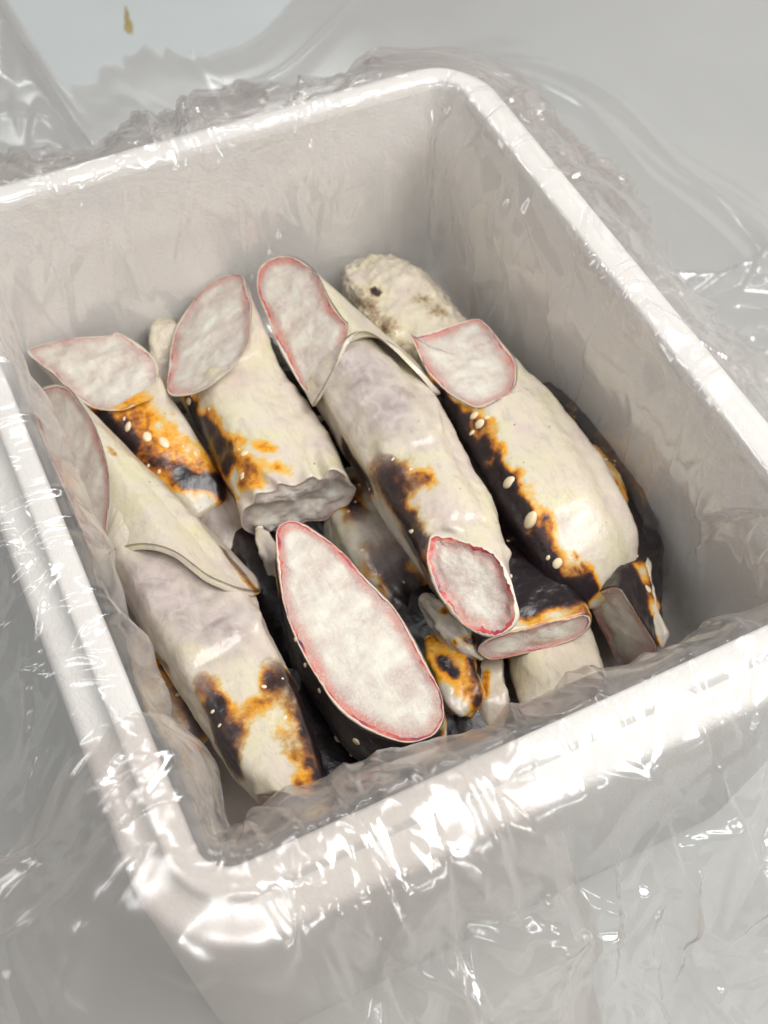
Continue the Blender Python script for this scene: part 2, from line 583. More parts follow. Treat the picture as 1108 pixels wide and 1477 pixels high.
def build_rings(spec):
    """spec: ('p', pts, plane) / ('q', pts with z) / ('s', x, y, z, halfwidth px, aspect)"""
    secs = [(i, at(r[1], r[2], r[3])) for i, r in enumerate(spec) if r[0] == 's']
    if len(secs) > 1:
        cs = np.array([c for _, c in secs])
    rings, done = [None] * len(spec), {}
    for k, (i, c) in enumerate(secs):
        a, b = cs[max(k - 1, 0)], cs[min(k + 1, len(cs) - 1)]
        T = (b - a) / np.linalg.norm(b - a)
        S = np.cross(T, (0, 0, 1.0)); S /= np.linalg.norm(S)
        N_ = np.cross(S, T)
        r = spec[i]
        # halfwidth measured across the picture
        pc, ps = project(c), project(c + S * 0.01)
        pn = project(c + N_ * 0.01)
        tdir = project(c + T * 0.01)[:2] - pc[:2]
        tdir /= np.linalg.norm(tdir)
        asp = r[5] if len(r) > 5 else 0.85
        perp = np.array([-tdir[1], tdir[0]])
        eff = math.hypot((ps - pc)[:2] @ perp, asp * ((pn - pc)[:2] @ perp)) / 0.01
        rad = r[4] / eff
        th = np.linspace(0, 2 * math.pi, N_A, endpoint=False)
        e = r[6] if len(r) > 6 else .76            # <1 boxier
        cth, sth = np.cos(th), np.sin(th)
        ca, sa = np.sign(cth) * np.abs(cth) ** e, np.sign(sth) * np.abs(sth) ** e
        ph = FACET_PH[0]
        mod = 1 + .048 * np.cos(3 * th + ph) + .042 * np.cos(5 * th + 2 * ph) + .012 * np.cos(8 * th + ph + k)
        rings[i] = c + np.outer(ca * rad * mod, S) + np.outer(sa * rad * asp * mod, N_)
        done[i] = T
    order = sorted(done)
    for i, r in enumerate(spec):
        if r[0] == 's':
            continue
        P = poly_ring(r[1], r[2]) if r[0] == 'p' else resample([at(*p) for p in r[1]], N_A)
        if order:
            j = min(order, key=lambda q: abs(q - i))
            P = align(rings[j], P, done[j])
        rings[i] = P
    if not order:                                   # loft of shapes only
        T = rings[-1].mean(0) - rings[0].mean(0)
        T /= np.linalg.norm(T)
        for i in range(1, len(rings)):
            rings[i] = align(rings[i - 1], rings[i], T)
    return rings


def catmull(R_, step):
    R_ = np.array(R_)
    out = []
    n = len(R_)
    for i in range(n - 1):
        p1, p2 = R_[i], R_[i + 1]
        p0 = R_[i - 1] if i > 0 else 2 * p1 - p2
        p3 = R_[i + 2] if i + 2 < n else 2 * p2 - p1
        k = max(3, int(np.linalg.norm(p2 - p1, axis=1).mean() / step))
        # centripetal-like: scale tangents for uneven spacing
        d0 = np.linalg.norm(p1 - p0, axis=1).mean() + 1e-6
        d1 = np.linalg.norm(p2 - p1, axis=1).mean() + 1e-6
        d2 = np.linalg.norm(p3 - p2, axis=1).mean() + 1e-6
        m1 = ((p1 - p0) / d0 * d1 + (p2 - p1)) * 0.5
        m2 = ((p3 - p2) / d2 * d1 + (p2 - p1)) * 0.5
        for s in np.arange(k) / k:
            s2, s3 = s * s, s ** 3
            out.append((2 * s3 - 3 * s2 + 1) * p1 + (s3 - 2 * s2 + s) * m1 + (-2 * s3 + 3 * s2) * p2 + (s3 - s2) * m2)
    out.append(R_[-1])
    return np.array(out)


def grid_normals(G):
    du = np.roll(G, -1, 1) - np.roll(G, 1, 1)
    dv = np.gradient(G, axis=0)
    n = np.cross(du, dv)
    n /= np.linalg.norm(n, axis=-1, keepdims=True) + 1e-12
    c = G.mean(1, keepdims=True)
    if ((G - c) * n).sum() < 0:
        n = -n
    return n


def pick(V, N_, x, y):
    """surface point of a piece that the photograph shows at (x, y)"""
    pr = project(V)
    vis = ((CAM_LOC - V) * N_).sum(-1) > 0
    d = np.hypot(pr[:, 0] - x, pr[:, 1] - y) + (~vis) * 1e4
    return int(np.argmin(d))


def capsules(V, N_, caps):
    out = np.zeros(len(V))
    jit = fbm(V, 110, 5, 3)
    for (x0, y0, x1, y1, r, amt) in caps:
        a = V[pick(V, N_, x0, y0)]; b = V[pick(V, N_, x1, y1)]
        rad = r / ppm((a + b) / 2)
        ab = b - a
        tt = np.clip(((V - a) @ ab) / (ab @ ab + 1e-12), 0, 1)
        d = np.linalg.norm(V - (a + tt[:, None] * ab), axis=1) / rad
        d = d + jit * 0.42
        val = amt * (1 - sstep(0.0, 1.6, d))
        out = np.where(val > 0, np.maximum(out, val), np.where(val < 0, out + val, out))
    return np.clip(out, 0, 1)


def cut_face(ring, body_dir, parent, pink, rough=1.0, seed=0, shell_t=0.0010, skin_t=0.0007, dome=0.0, recess=0.0006):
    """cut end: shell edge, coloured skin, frozen flesh"""
    ring0 = ring
    c = ring.mean(0)
    u, s, vt = np.linalg.svd(ring - c)
    n = vt[2]
    if n @ body_dir > 0:
        n = -n
    tan = np.roll(ring, -1, 0) - np.roll(ring, 1, 0)
    inn = np.cross(tan, n)
    inn /= np.linalg.norm(inn, axis=1, keepdims=True) + 1e-12
    if ((c - ring) * inn).sum() < 0:
        inn = -inn
    inn = sum(np.roll(inn, q, 0) for q in range(-4, 5)) / 9
    k = np.arange(N_A) / N_A * 2 * math.pi
    vary = 1 + 0.35 * np.sin(3 * k + seed) + 0.3 * np.sin(7 * k + 2 * seed)
    r1 = ring + inn * (shell_t * np.clip(vary + .5 * fbm(ring, 700, seed, 2), .2, 3))[:, None]
    vary2 = 1 + 0.45 * np.sin(2 * k + 1.7 * seed) + 0.3 * np.sin(5 * k + seed)
    r2 = r1 + inn * (skin_t * np.clip(vary2 + .8 * fbm(ring, 320, seed + 2, 2), .1, 2.3))[:, None] - n * recess * 0.4
    # shell rim belongs to the shell mesh: returned
    V = np.concatenate([r1 + n * 0.00005, r2])
    mesh_obj('skin_edge', V, grid_faces(2, N_A, True), SKIN, parent, {'pink': np.full(2 * N_A, pink)})
    nr = 22
    cc = r2.mean(0)
    rows, ed = [], []
    for i in range(nr):
        f = 1 - (i / (nr - 1)) ** 1.15
        f = max(f, 0.004)
        p = cc + (r2 - cc) * f
        inside = (1 - f)
        amp = min(1, inside * 6)
        d = dome * (1 - f ** 2) + amp * rough * (0.00055 * fbm(p, 150, seed, 3) + 0.0010 * fbm(p, 45, seed + 3, 2)) - recess * min(1, inside * 8)
        rows.append(p + np.outer(d * np.ones(N_A), n))
        ed.append(np.clip(1 - np.linalg.norm(r2 - p, axis=1) / 0.009, 0, 1))
    V = np.concatenate(rows)
    mesh_obj('cut_flesh', V, grid_faces(nr, N_A, True), FLESH, parent, {'edge': np.concatenate(ed), 'pink': np.full(len(V), pink)})
    return r1


spine_meshes = []
for q in range(3):
    nu, nv = 12, 7
    P = []
    for i in range(nv):
        a = i / (nv - 1) * math.pi / 2
        rr, zz = math.cos(a), math.sin(a) * (0.8 + 0.25 * q)
        for j in range(nu):
            th = j / nu * 2 * math.pi
            P.append((rr * math.cos(th) * (1 + 0.1 * math.sin(2 * th + q)) + 0.25 * zz * zz * (q - 1), rr * math.sin(th), zz))
    me_o = mesh_obj('spine', P, grid_faces(nv, nu, True), SPINE)
    spine_meshes.append(me_o.data)
    bpy.data.objects.remove(me_o)


def add_spines(V, N_, parent, spots):
    for k, (x, y, r) in enumerate(spots):
        i = pick(V, N_, x, y)
        p, n = V[i], N_[i]
        rad = r / ppm(p)
        o = bpy.data.objects.new('spine', spine_meshes[k % 3])
        COL.objects.link(o)
        o.parent = parent
        from mathutils import Vector
        q = Vector(n).to_track_quat('Z', 'Y').to_matrix().to_4x4()
        o.matrix_local = Matrix.Translation(Vector(p - np.array(parent.location) - n * rad * 0.12)) @ q @ Matrix.Diagonal((rad * .85, rad * (1.1 + .25 * (k % 3)), rad * .55, 1))


PIECES = []


def leg(label, spec, cut0=None, cut1=None, dark=(), base=0.0, membrane=(), frost=(), frost_base=0.15, spines=(), bump=0.0006, fuzz=0.0,
        seed=1, over=None, amber=.5, name='crab_leg', group='frozen crab leg pieces in the box', bumps=()):
    FACET_PH[0] = seed * 1.3
    rings = build_rings(spec)
    G = catmull(rings, 0.0016)
    M_ = len(G)
    Nn = grid_normals(G)
    t_ = np.linspace(0, 1, M_)[:, None] * np.ones((1, N_A))
    fade0 = .25 + .75 * sstep(0, 0.006 / 0.15, t_) * sstep(0, 0.04, 1 - t_)
    d = 1.2 * bump * fbm(G, 42, seed, 3) + bump * 0.6 * fbm(G, 160, seed + 9, 2) + .0002 * fbm(G, 600, seed + 4, 1)
    if fuzz:
        d = d + fuzz * fbm(G, 400, seed + 5, 2)
    V0 = G.reshape(-1, 3)
    N0 = Nn.reshape(-1, 3)
    dd = (d * fade0).reshape(-1)
    # raised or sunk folds: (x0, y0, x1, y1, r, height mm)
    for (x0, y0, x1, y1, r, hmm) in bumps:
        a = V0[pick(V0, N0, x0, y0)]; b = V0[pick(V0, N0, x1, y1)]
        ab = b - a
        tt = np.clip(((V0 - a) @ ab) / (ab @ ab + 1e-12), 0, 1)
        q = np.linalg.norm(V0 - (a + tt[:, None] * ab), axis=1) / (r / ppm((a + b) / 2))
        dd = dd + hmm * 0.0011 * np.exp(-q * q * 1.6) * sstep(0, .07, 1 - t_).reshape(-1)
    V = V0 + N0 * dd[:, None]
    G2 = V.reshape(G.shape)
    N2 = grid_normals(G2).reshape(-1, 3)
    base_pt = V.mean(0); base_pt[2] = V[:, 2].min()
    root = thing(name, label, 'crab leg', base_pt, group)
    dark = list(dark) + [(x, y, x + 1, y + 1, r * 2.1, .30) for (x, y, r) in spines]
    dk = np.clip(base + capsules(V, N2, [c for c in dark if c[5] > 0]), 0, 1)
    for c in dark:
        if c[5] < 0:
            dk = np.clip(dk - capsules(V, N2, [(*c[:5], -c[5])]), 0, 1)
    mb = capsules(V, N2, membrane)
    fz = np.clip(frost_base + capsules(V, N2, frost), 0, 1)
    ed = np.zeros(len(V))
    gf = grid_faces(M_, N_A, True)
    fl = (np.cross(V[gf[:, 1]] - V[gf[:, 0]], V[gf[:, 3]] - V[gf[:, 0]]) * N2[gf[:, 0]]).sum() < 0
    VV, FF = [V], [gf]
    ax = G2[-1].mean(0) - G2[0].mean(0)
    nv = len(V)
    extra = 0
    for which, cut in ((0, cut0), (1, cut1)):
        ring = G2[0] if which == 0 else G2[-1]
        body = ax if which == 0 else -ax
        base_i = 0 if which == 0 else (M_ - 1) * N_A
        if cut:
            r1 = cut_face(ring, body, root, seed=seed + which, **cut)
        else:                                       # hidden end: closed
            r1 = ring.mean(0) + (ring - ring.mean(0)) * 0.02
        VV.append(r1)
        s0 = nv + extra
        i = np.arange(N_A); j = (i + 1) % N_A
        FF.append(np.stack([base_i + i, base_i + j, s0 + j, s0 + i], -1))
        extra += N_A
        dk = np.concatenate([dk, np.zeros(N_A) if cut else np.full(N_A, base)])
        mb = np.concatenate([mb, np.zeros(N_A)]); fz = np.concatenate([fz, np.zeros(N_A)])
        ed = np.concatenate([ed, np.ones(N_A) if cut else np.zeros(N_A)])
    FA = np.concatenate(FF)
    if fl:
        FA = FA[:, ::-1]
    mesh_obj('shell', np.concatenate(VV), np.ascontiguousarray(FA), SHELL, root, {'amber': np.full(len(dk), amber), 'dark': dk, 'membrane': mb, 'frost': fz, 'edge': ed})
    if over:                                        # a second, wider joint of shell that ends in a free lip
        lipr = build_rings(over['spec'])[0]
        T = rings[2].mean(0) - rings[1].mean(0); T /= np.linalg.norm(T)
        S = np.cross(T, (0, 0, 1.0)); S /= np.linalg.norm(S)
        N_ = np.cross(S, T)
        c0 = rings[1].mean(0)

        def ang(q):
            return np.arctan2((q - c0) @ N_, (q - c0) @ S)
        la = ang(lipr); o_ = np.argsort(la)
        la, lipr = la[o_], lipr[o_]
        ea = np.concatenate([la - 2 * math.pi, la, la + 2 * math.pi]); el = np.concatenate([lipr] * 3)
        ra = ang(rings[0])
        if over.get('turn'):
            orings = [rings[0], np.stack([np.interp(ra, ea, el[:, q]) for q in range(3)], -1)]
        else:
            lipr = build_rings(over['spec'])[0]
            T = lipr.mean(0) - rings[0].mean(0); T /= np.linalg.norm(T)
            orings = [rings[0], align(rings[0], lipr, T)]
        OG = catmull(orings, 0.0016)
        ON = grid_normals(OG)
        tt = np.linspace(0, 1, len(OG))[:, None]
        th = over.get('thick', 0.0016)
        OV = OG + ON * (0.0004 + th * sstep(0.0, 0.9, tt) + bump * fbm(OG, 50, seed + 30, 3) * sstep(0, .1, tt))[..., None]
        lip = [OV[-1]]
        cen = OV[-1].mean(0)
        for a_, b_ in ((0.35, 0.5), (0.3, 1.1), (0.0, 1.7)):
            lip.append(OV[-1] + ON[-1] * (-th * b_) + T * th * a_)
        OG3 = np.concatenate([OV, np.array(lip)])
        ov = OG3.reshape(-1, 3)
        on = grid_normals(OG3).reshape(-1, 3)
        mesh_obj('joint_shell', ov, grid_faces(len(OG3), N_A, True), SHELL, root,
                 {'amber': np.full(len(ov), amber), 'dark': np.clip(over.get('base', 0) + capsules(ov, on, over.get('dark', ())), 0, 1), 'membrane': capsules(ov, on, over.get('membrane', ())),
                  'frost': np.full(len(ov), 0.05), 'edge': np.zeros(len(ov))})
    add_spines(V, N2, root, spines)
    rs = np.random.default_rng(seed + 500)
    cand = np.nonzero((dk[:len(V)] > .22) & (dk[:len(V)] < .75) & (((CAM_LOC - V) * N2).sum(1) > .15))[0]
    cand = cand[(cand > 12 * N_A) & (cand < len(V) - 12 * N_A)]
    if len(cand) > 400:
        px = project(V[rs.choice(cand, 5, replace=False)])
        add_spines(V, N2, root, [(q[0], q[1], rs.uniform(1.6, 3.6)) for q in px])
    PIECES.append((label, root))
    return root


# A: long leg along the left wall
A_cut = [(52, 568), (75, 555), (98, 560), (118, 585), (140, 622), (156, 672), (159, 715), (155, 760), (146, 805), (128, 785), (108, 740), (85, 690), (65, 640), (52, 600)]
leg('long cream leg by the left wall, bent joint with grey folds, slanted grey cut end', [
    ('p', A_cut, [(146, 805, .108), (75, 556, .098), (62, 640, .087)]),
    ('s', 226, 795, .104, 72), ('s', 288, 895, .107, 80), ('s', 347, 1000, .111, 75), ('s', 395, 1090, .113, 65),
    ('p', [(368, 1150), (385, 1143), (405, 1141), (440, 1152), (482, 1167), (474, 1184), (432, 1190), (390, 1176)],
     [(405, 1141, .136), (432, 1190, .098), (368, 1150, .122)])],
    amber=.33, cut0=dict(pink=0.75), cut1=dict(pink=0.5),
    dark=[(312, 1015, 335, 1095, 30, .66), (300, 990, 305, 1010, 24, .45), (430, 1005, 485, 1140, 50, .74), (395, 985, 430, 1000, 26, .6), (320, 1050, 400, 1000, 22, .36), (440, 1120, 470, 1155, 20, .4),
          (215, 935, 240, 960, 15, .45), (328, 908, 332, 912, 8, .5)],
    membrane=[(200, 850, 300, 900, 75, .9), (260, 940, 300, 950, 30, .5)],
    frost=[(440, 1010, 470, 1110, 30, .8)], spines=(), seed=3,
    bumps=[(270, 935, 335, 900, 22, 1.3), (285, 965, 350, 928, 12, -1.3), (365, 865, 370, 900, 12, 2.0), (200, 850, 260, 840, 8, .8), (230, 880, 300, 860, 7, -.8)],
    over=dict(spec=[('q', [(148, 808, .108), (170, 797, .121), (210, 790, .130), (255, 803, .133), (300, 836, .133), (345, 856, .124), (372, 854, .110), (345, 820, .085), (240, 780, .070), (160, 790, .080)])],
              thick=.0020, dark=[(320, 790, 365, 845, 14, .42), (240, 690, 300, 750, 10, .30), (160, 650, 166, 655, 10, .36)], membrane=[(280, 730, 340, 800, 30, .55), (180, 640, 240, 690, 40, .35)]))

# B: wide cut end at the left back
leg('leg with a broad pale cut end facing up beside the left wall, amber shell below', [
    ('p', [(40, 507), (62, 496), (110, 487), (158, 484), (170, 480), (200, 496), (225, 520), (229, 540), (222, 572), (200, 583), (175, 592), (140, 590), (112, 575), (95, 558), (78, 540), (58, 525)],
     [(160, 484, .084), (50, 515, .080), (170, 590, .100)]),
    ('s', 195, 605, .078, 62), ('s', 245, 670, .072, 54), ('s', 285, 725, .065, 46), ('s', 300, 745, .062, 38)],
    amber=1, cut0=dict(pink=0.32, rough=1.5), base=.05, dark=[(150, 605, 185, 640, 24, .7), (200, 650, 280, 690, 30, .45), (180, 600, 290, 680, 40, .36), (270, 690, 320, 700, 22, .7)],
    spines=[(215, 630, 8), (235, 640, 8), (186, 617, 5)], seed=5)

# N: pale stub between B and C
leg('pale fuzzy leg stub standing between two cut ends at the back left', [
    ('s', 236, 468, .062, 14), ('s', 240, 490, .064, 24), ('s', 246, 540, .06, 28), ('s', 252, 590, .055, 24)], seed=8, bump=.0012, fuzz=.0005)

# C: second leg
leg('cream leg with a leaf-shaped grey cut end and a glassy broken lower end', [
    ('p', [(347, 396), (358, 420), (363, 450), (358, 490), (345, 520), (320, 545), (295, 562), (268, 571), (242, 566), (244, 530), (248, 495), (258, 465), (275, 440), (290, 420), (315, 402)],
     [(347, 396, .094), (248, 566, .098), (362, 460, .114)]),
    ('s', 340, 570, .083, 72), ('s', 372, 625, .084, 76), ('s', 405, 680, .085, 80),
    ('p', [(346, 748), (350, 734), (363, 725), (369, 711), (396, 707), (403, 696), (426, 700), (449, 686), (463, 691), (477, 676), (498, 682), (507, 697), (514, 706), (503, 728), (482, 737), (470, 750), (440, 753), (428, 765), (392, 766), (372, 773), (352, 764)],
     [(445, 690, .112), (346, 748, .088), (410, 768, .066)])],
    amber=1, cut0=dict(pink=0.75), cut1=dict(pink=0.15, rough=3.2, skin_t=.0006),
    dark=[(282, 605, 325, 655, 30, .95), (275, 585, 280, 590, 18, .6), (310, 680, 335, 730, 24, .6), (300, 600, 370, 690, 22, .38), (350, 690, 400, 675, 20, .45), (340, 640, 390, 650, 14, .36)],
    frost_base=.1, spines=[(272, 580, 7), (352, 655, 5)], seed=12, bump=.0009, bumps=[(410, 600, 440, 590, 12, -1.2)])

# D: centre leg
D_cut = [(371, 402), (376, 385), (392, 373), (415, 369), (440, 379), (458, 397), (475, 430), (495, 460), (503, 470), (497, 500), (480, 530), (466, 560), (458, 580), (440, 565), (425, 540), (405, 505), (385, 455), (373, 425)]
leg('centre leg on top of the pile, lower end cut across to show red-rimmed flesh', [
    ('p', D_cut, [(392, 373, .100), (458, 580, .112), (501, 470, .126)]),
    ('s', 512, 545, .103, 66), ('s', 560, 610, .109, 74), ('s', 615, 705, .114, 70), ('s', 648, 758, .117, 68),
    ('p', [(617, 790), (622, 772), (645, 770), (668, 778), (697, 786), (722, 808), (737, 838), (745, 865), (750, 888), (740, 907), (712, 919), (688, 914), (663, 897), (638, 870), (624, 840), (616, 812)],
     [(650, 772, .134), (750, 888, .125), (640, 868, .117)])],
    cut0=dict(pink=0.95), cut1=dict(pink=1.0, rough=1.6, skin_t=.0015, shell_t=.0014, recess=.002),
    dark=[(500, 650, 530, 700, 22, .75), (556, 690, 600, 790, 36, .60), (590, 700, 615, 688, 20, .45), (598, 780, 615, 850, 26, .55), (615, 860, 660, 900, 20, .75), (565, 560, 590, 570, 12, .3)],
    membrane=[(520, 520, 570, 590, 60, .9), (500, 600, 520, 640, 30, .6)],
    frost=[(545, 690, 590, 800, 34, .9), (690, 690, 740, 780, 20, .5)], seed=21, amber=.36,
    bumps=[(555, 642, 615, 622, 20, 1.2), (565, 664, 625, 642, 10, -1.2), (625, 575, 632, 620, 9, 2.0), (650, 765, 735, 800, 12, 2.6), (630, 750, 700, 752, 8, -.8)],
    over=dict(spec=[('q', [(456, 583, .108), (470, 560, .118), (487, 532, .124), (504, 490, .130), (530, 478, .132), (572, 505, .131), (610, 545, .124), (632, 568, .110), (590, 520, .085), (520, 520, .075), (470, 560, .09)])],
              thick=.0017, membrane=[(470, 570, 500, 500, 18, .5)]))

# E: right leg
leg('broad cream leg on the right with a black spiny side and square pale cut end', [
    ('p', [(592, 482), (602, 485), (640, 473), (685, 460), (702, 468), (722, 492), (742, 518), (746, 545), (738, 565), (715, 580), (690, 588), (665, 578), (640, 562), (620, 540), (606, 515)],
     [(640, 473, .100), (690, 588, .120), (745, 530, .112)]),
    ('s', 728, 622, .093, 76, .8, .62), ('s', 766, 678, .094, 82, .8, .58), ('s', 818, 762, .097, 82, .75, .55), ('s', 850, 810, .094, 72, .58, .55),
    ('s', 868, 840, .086, 54, .48, .6), ('s', 876, 858, .080, 30, .45)],
    cut0=dict(pink=1.0, rough=1.3),
    dark=[(640, 590, 700, 700, 40, 1.0), (700, 690, 745, 770, 44, 1.0), (745, 770, 825, 865, 40, 1.0), (770, 800, 845, 860, 18, .8), (680, 610, 690, 630, 16, .42), (735, 700, 745, 730, 16, .4), (765, 760, 780, 790, 15, .4), (800, 810, 840, 855, 18, .36),
          (828, 800, 834, 806, 7, .5), (838, 815, 842, 820, 6, .5), (830, 820, 835, 825, 6, .5)],
    frost=[(700, 680, 770, 800, 30, .8)], spines=[(690, 612, 8), (735, 697, 9), (766, 752, 10), (806, 815, 8), (683, 600, 6)], seed=31, bump=.0007)

# O: dark leg between E and the right wall, cut end below
leg('dark spiny leg against the right wall ending in a grey slab-like cut', [
    ('s', 780, 570, .062, 26), ('s', 815, 615, .066, 42), ('s', 865, 700, .070, 50), ('s', 905, 800, .074, 50),
    ('p', [(846, 862), (862, 853), (888, 846), (905, 862), (925, 895), (948, 936), (925, 951), (897, 963), (872, 918), (856, 885)],
     [(866, 852, .098), (948, 936, .084), (868, 912, .062)])],
    amber=.9, cut1=dict(pink=.55, skin_t=.0009), base=.75, dark=[(860, 650, 890, 700, 16, -.6), (800, 590, 830, 600, 8, -.55), (925, 820, 950, 920, 14, -.6)],
    frost=[(900, 800, 930, 900, 30, .6)], spines=[(808, 600, 8), (858, 655, 9), (880, 690, 8), (935, 850, 7)], seed=41, bump=.0015)

# F: oblique half leg at the front centre
F_cut = [(398, 785), (399, 766), (407, 755), (422, 750), (441, 756), (464, 771), (496, 798), (530, 835), (565, 870), (595, 915), (620, 965), (637, 1000), (641, 1035), (630, 1058), (610, 1068), (585, 1072), (550, 1062), (515, 1045), (485, 1020), (455, 975), (430, 930), (410, 875), (400, 820)]
F_pl = [(408, 751, .112), (610, 1068, .126), (600, 915, .124)]


def scaled(pts, k, dz, pl, sx=0, sy=0):
    p0, n = plane_of(pl)
    P = np.array([on_plane(x, y, p0, n) for x, y in pts])
    c = P.mean(0)
    Q = c + (P - c) * k + np.array([sx, sy, dz])
    pr = project(Q)
    return ('q', [(pr[i, 0], pr[i, 1], Q[i, 2]) for i in range(len(Q))])


leg('front leg sliced lengthwise, long oval white flesh face with a thin red edge', [
    ('p', F_cut, F_pl), scaled(F_cut, 1.03, -.012, F_pl, .0, -.002), scaled(F_cut, 1.0, -.030, F_pl, .0, -.005), scaled(F_cut, .8, -.046, F_pl, 0, -.008), scaled(F_cut, .35, -.052, F_pl, 0, -.008)],
    amber=.35, cut0=dict(pink=.9, shell_t=.0010, skin_t=.0009, dome=.0006), base=.72,
    dark=[(610, 1085, 650, 1075, 26, -.5), (640, 1040, 645, 1070, 20, -.5), (400, 790, 402, 850, 12, -.5), (430, 960, 432, 985, 9, -.45)],
    frost_base=.25, spines=[(513, 1069, 8), (480, 1073, 7), (522, 1108, 6), (462, 995, 5), (440, 960, 4), (498, 1095, 3), (548, 1090, 4), (430, 920, 4)], seed=52)

# H: piece under D
leg('black frosted leg under the centre leg, thin crescent of grey flesh at its end', [
    ('s', 690, 770, .066, 55), ('s', 715, 820, .072, 72), ('s', 745, 870, .078, 86),
    ('p', [(690, 940), (697, 926), (720, 915), (760, 905), (800, 895), (840, 887), (852, 893), (846, 909), (820, 926), (780, 939), (740, 947), (708, 951)],
     [(770, 902, .104), (690, 940, .094), (770, 943, .084)])],
    cut1=dict(pink=.8, shell_t=.0012), base=.7, dark=[(640, 880, 700, 935, 34, -.65), (720, 912, 850, 880, 14, -.6)],
    frost=[(760, 830, 830, 880, 40, .9)], seed=61, bump=.001)

# I: pale piece at the front
leg('short pale leg end low at the front wall, beneath the crescent cut', [
    ('s', 778, 900, .062, 58), ('s', 795, 945, .066, 64),
    ('p', [(750, 1020), (780, 1004), (810, 990), (845, 975), (870, 968), (874, 985), (850, 1012), (800, 1032), (760, 1032)],
     [(810, 990, .090), (745, 1018, .083), (810, 1032, .058)])],
    cut1=dict(pink=.4), base=.0, frost_base=.5, seed=66)

# K: amber stub
leg('small amber and yellow leg stub with black dots beside the oval face', [
    ('s', 632, 925, .074, 22), ('s', 645, 950, .078, 34), ('s', 662, 990, .080, 33), ('s', 674, 1020, .078, 24), ('s', 680, 1030, .074, 8)],
    amber=1, base=.30, dark=[(640, 955, 645, 960, 9, .5), (652, 970, 656, 972, 7, .5), (640, 1000, 660, 1020, 14, -.3), (680, 950, 690, 1010, 10, .3)], seed=71, bump=.0016, frost_base=.05)
# K2: cream sliver
leg('narrow cream leg sliver with a brown edge standing at the front wall', [
    ('s', 705, 945, .066, 20), ('s', 708, 985, .066, 24), ('s', 712, 1025, .064, 24), ('s', 714, 1050, .06, 14)],
    base=.06, dark=[(685, 980, 690, 1050, 10, .5), (702, 970, 700, 1000, 6, .35)], seed=73, bump=.0014)
# L: greenish piece under A
leg('dull greenish leg end tucked under the long left leg near the front corner', [
    ('s', 212, 915, .072, 26), ('s', 236, 965, .076, 36), ('s', 258, 1020, .078, 38), ('s', 276, 1066, .074, 28), ('s', 282, 1082, .07, 8)],
    base=.22, dark=[(215, 930, 230, 945, 12, .2), (250, 960, 285, 1040, 20, .45)], membrane=[(240, 1000, 270, 1060, 30, .4)], frost=[(240, 980, 270, 1060, 30, .5)], seed=77, bump=.0012)
leg('black filler leg low at the front wall between the long leg and the oval face', [
    ('s', 425, 960, .050, 40), ('s', 455, 1040, .056, 52), ('s', 500, 1130, .052, 56), ('s', 520, 1180, .046, 40)], base=.85, seed=97, frost=[(450, 1040, 480, 1120, 40, .5)])  # added to darken a gap where the pale floor showed
# G: pale rear leg
leg('pale beige leg lying low against the back wall with a small hole painted dark', [
    ('s', 512, 392, .062, 20), ('s', 530, 404, .066, 42), ('s', 565, 438, .069, 60), ('s', 612, 500, .068, 66), ('s', 665, 570, .062, 60), ('s', 695, 610, .056, 40)],
    base=.05, dark=[(540, 419, 544, 421, 7, .95), (520, 425, 580, 500, 20, .20), (600, 430, 640, 450, 16, .18)], seed=81, bump=.0018, fuzz=.0012, frost_base=.3, amber=.1)  # first dark spot paints the shade inside the hole
leg('small pinkish shell tip poking up in the gap above the oval face', [
    ('s', 374, 762, .078, 6), ('s', 380, 778, .08, 12), ('s', 392, 800, .078, 15), ('s', 402, 830, .07, 14)], base=.05, membrane=[(385, 780, 390, 800, 14, .8)], seed=101, bump=.0016, fuzz=.0006)
leg('jagged cream shell splinter with brown dots left of the crescent cut', [
    ('s', 612, 862, .082, 8), ('s', 630, 882, .088, 20), ('s', 660, 915, .090, 26), ('s', 690, 942, .088, 14), ('s', 697, 950, .086, 5)], base=.03,
    dark=[(640, 880, 642, 882, 7, .45), (672, 922, 680, 926, 8, .6), (655, 925, 660, 930, 6, .4)], seed=103, bump=.0022, amber=.6)
leg('amber and cream shell splinter between the broad right leg and the wall', [
    ('s', 838, 640, .084, 6), ('s', 850, 655, .088, 14), ('s', 872, 685, .090, 20), ('s', 892, 725, .088, 17), ('s', 900, 760, .084, 8)], base=.24,
    dark=[(846, 650, 850, 655, 9, .5), (885, 700, 895, 740, 8, .3), (862, 665, 875, 690, 9, -.24)], seed=105, bump=.0020, amber=1)
leg('thin cream shell edge at the far right beside the grey slab cut', [
    ('s', 918, 790, .084, 5), ('s', 928, 825, .087, 11), ('s', 940, 875, .088, 12), ('s', 952, 920, .086, 9), ('s', 955, 935, .084, 4)], base=.06,
    dark=[(915, 800, 945, 925, 7, .4)], seed=107, bump=.0022, amber=.6)
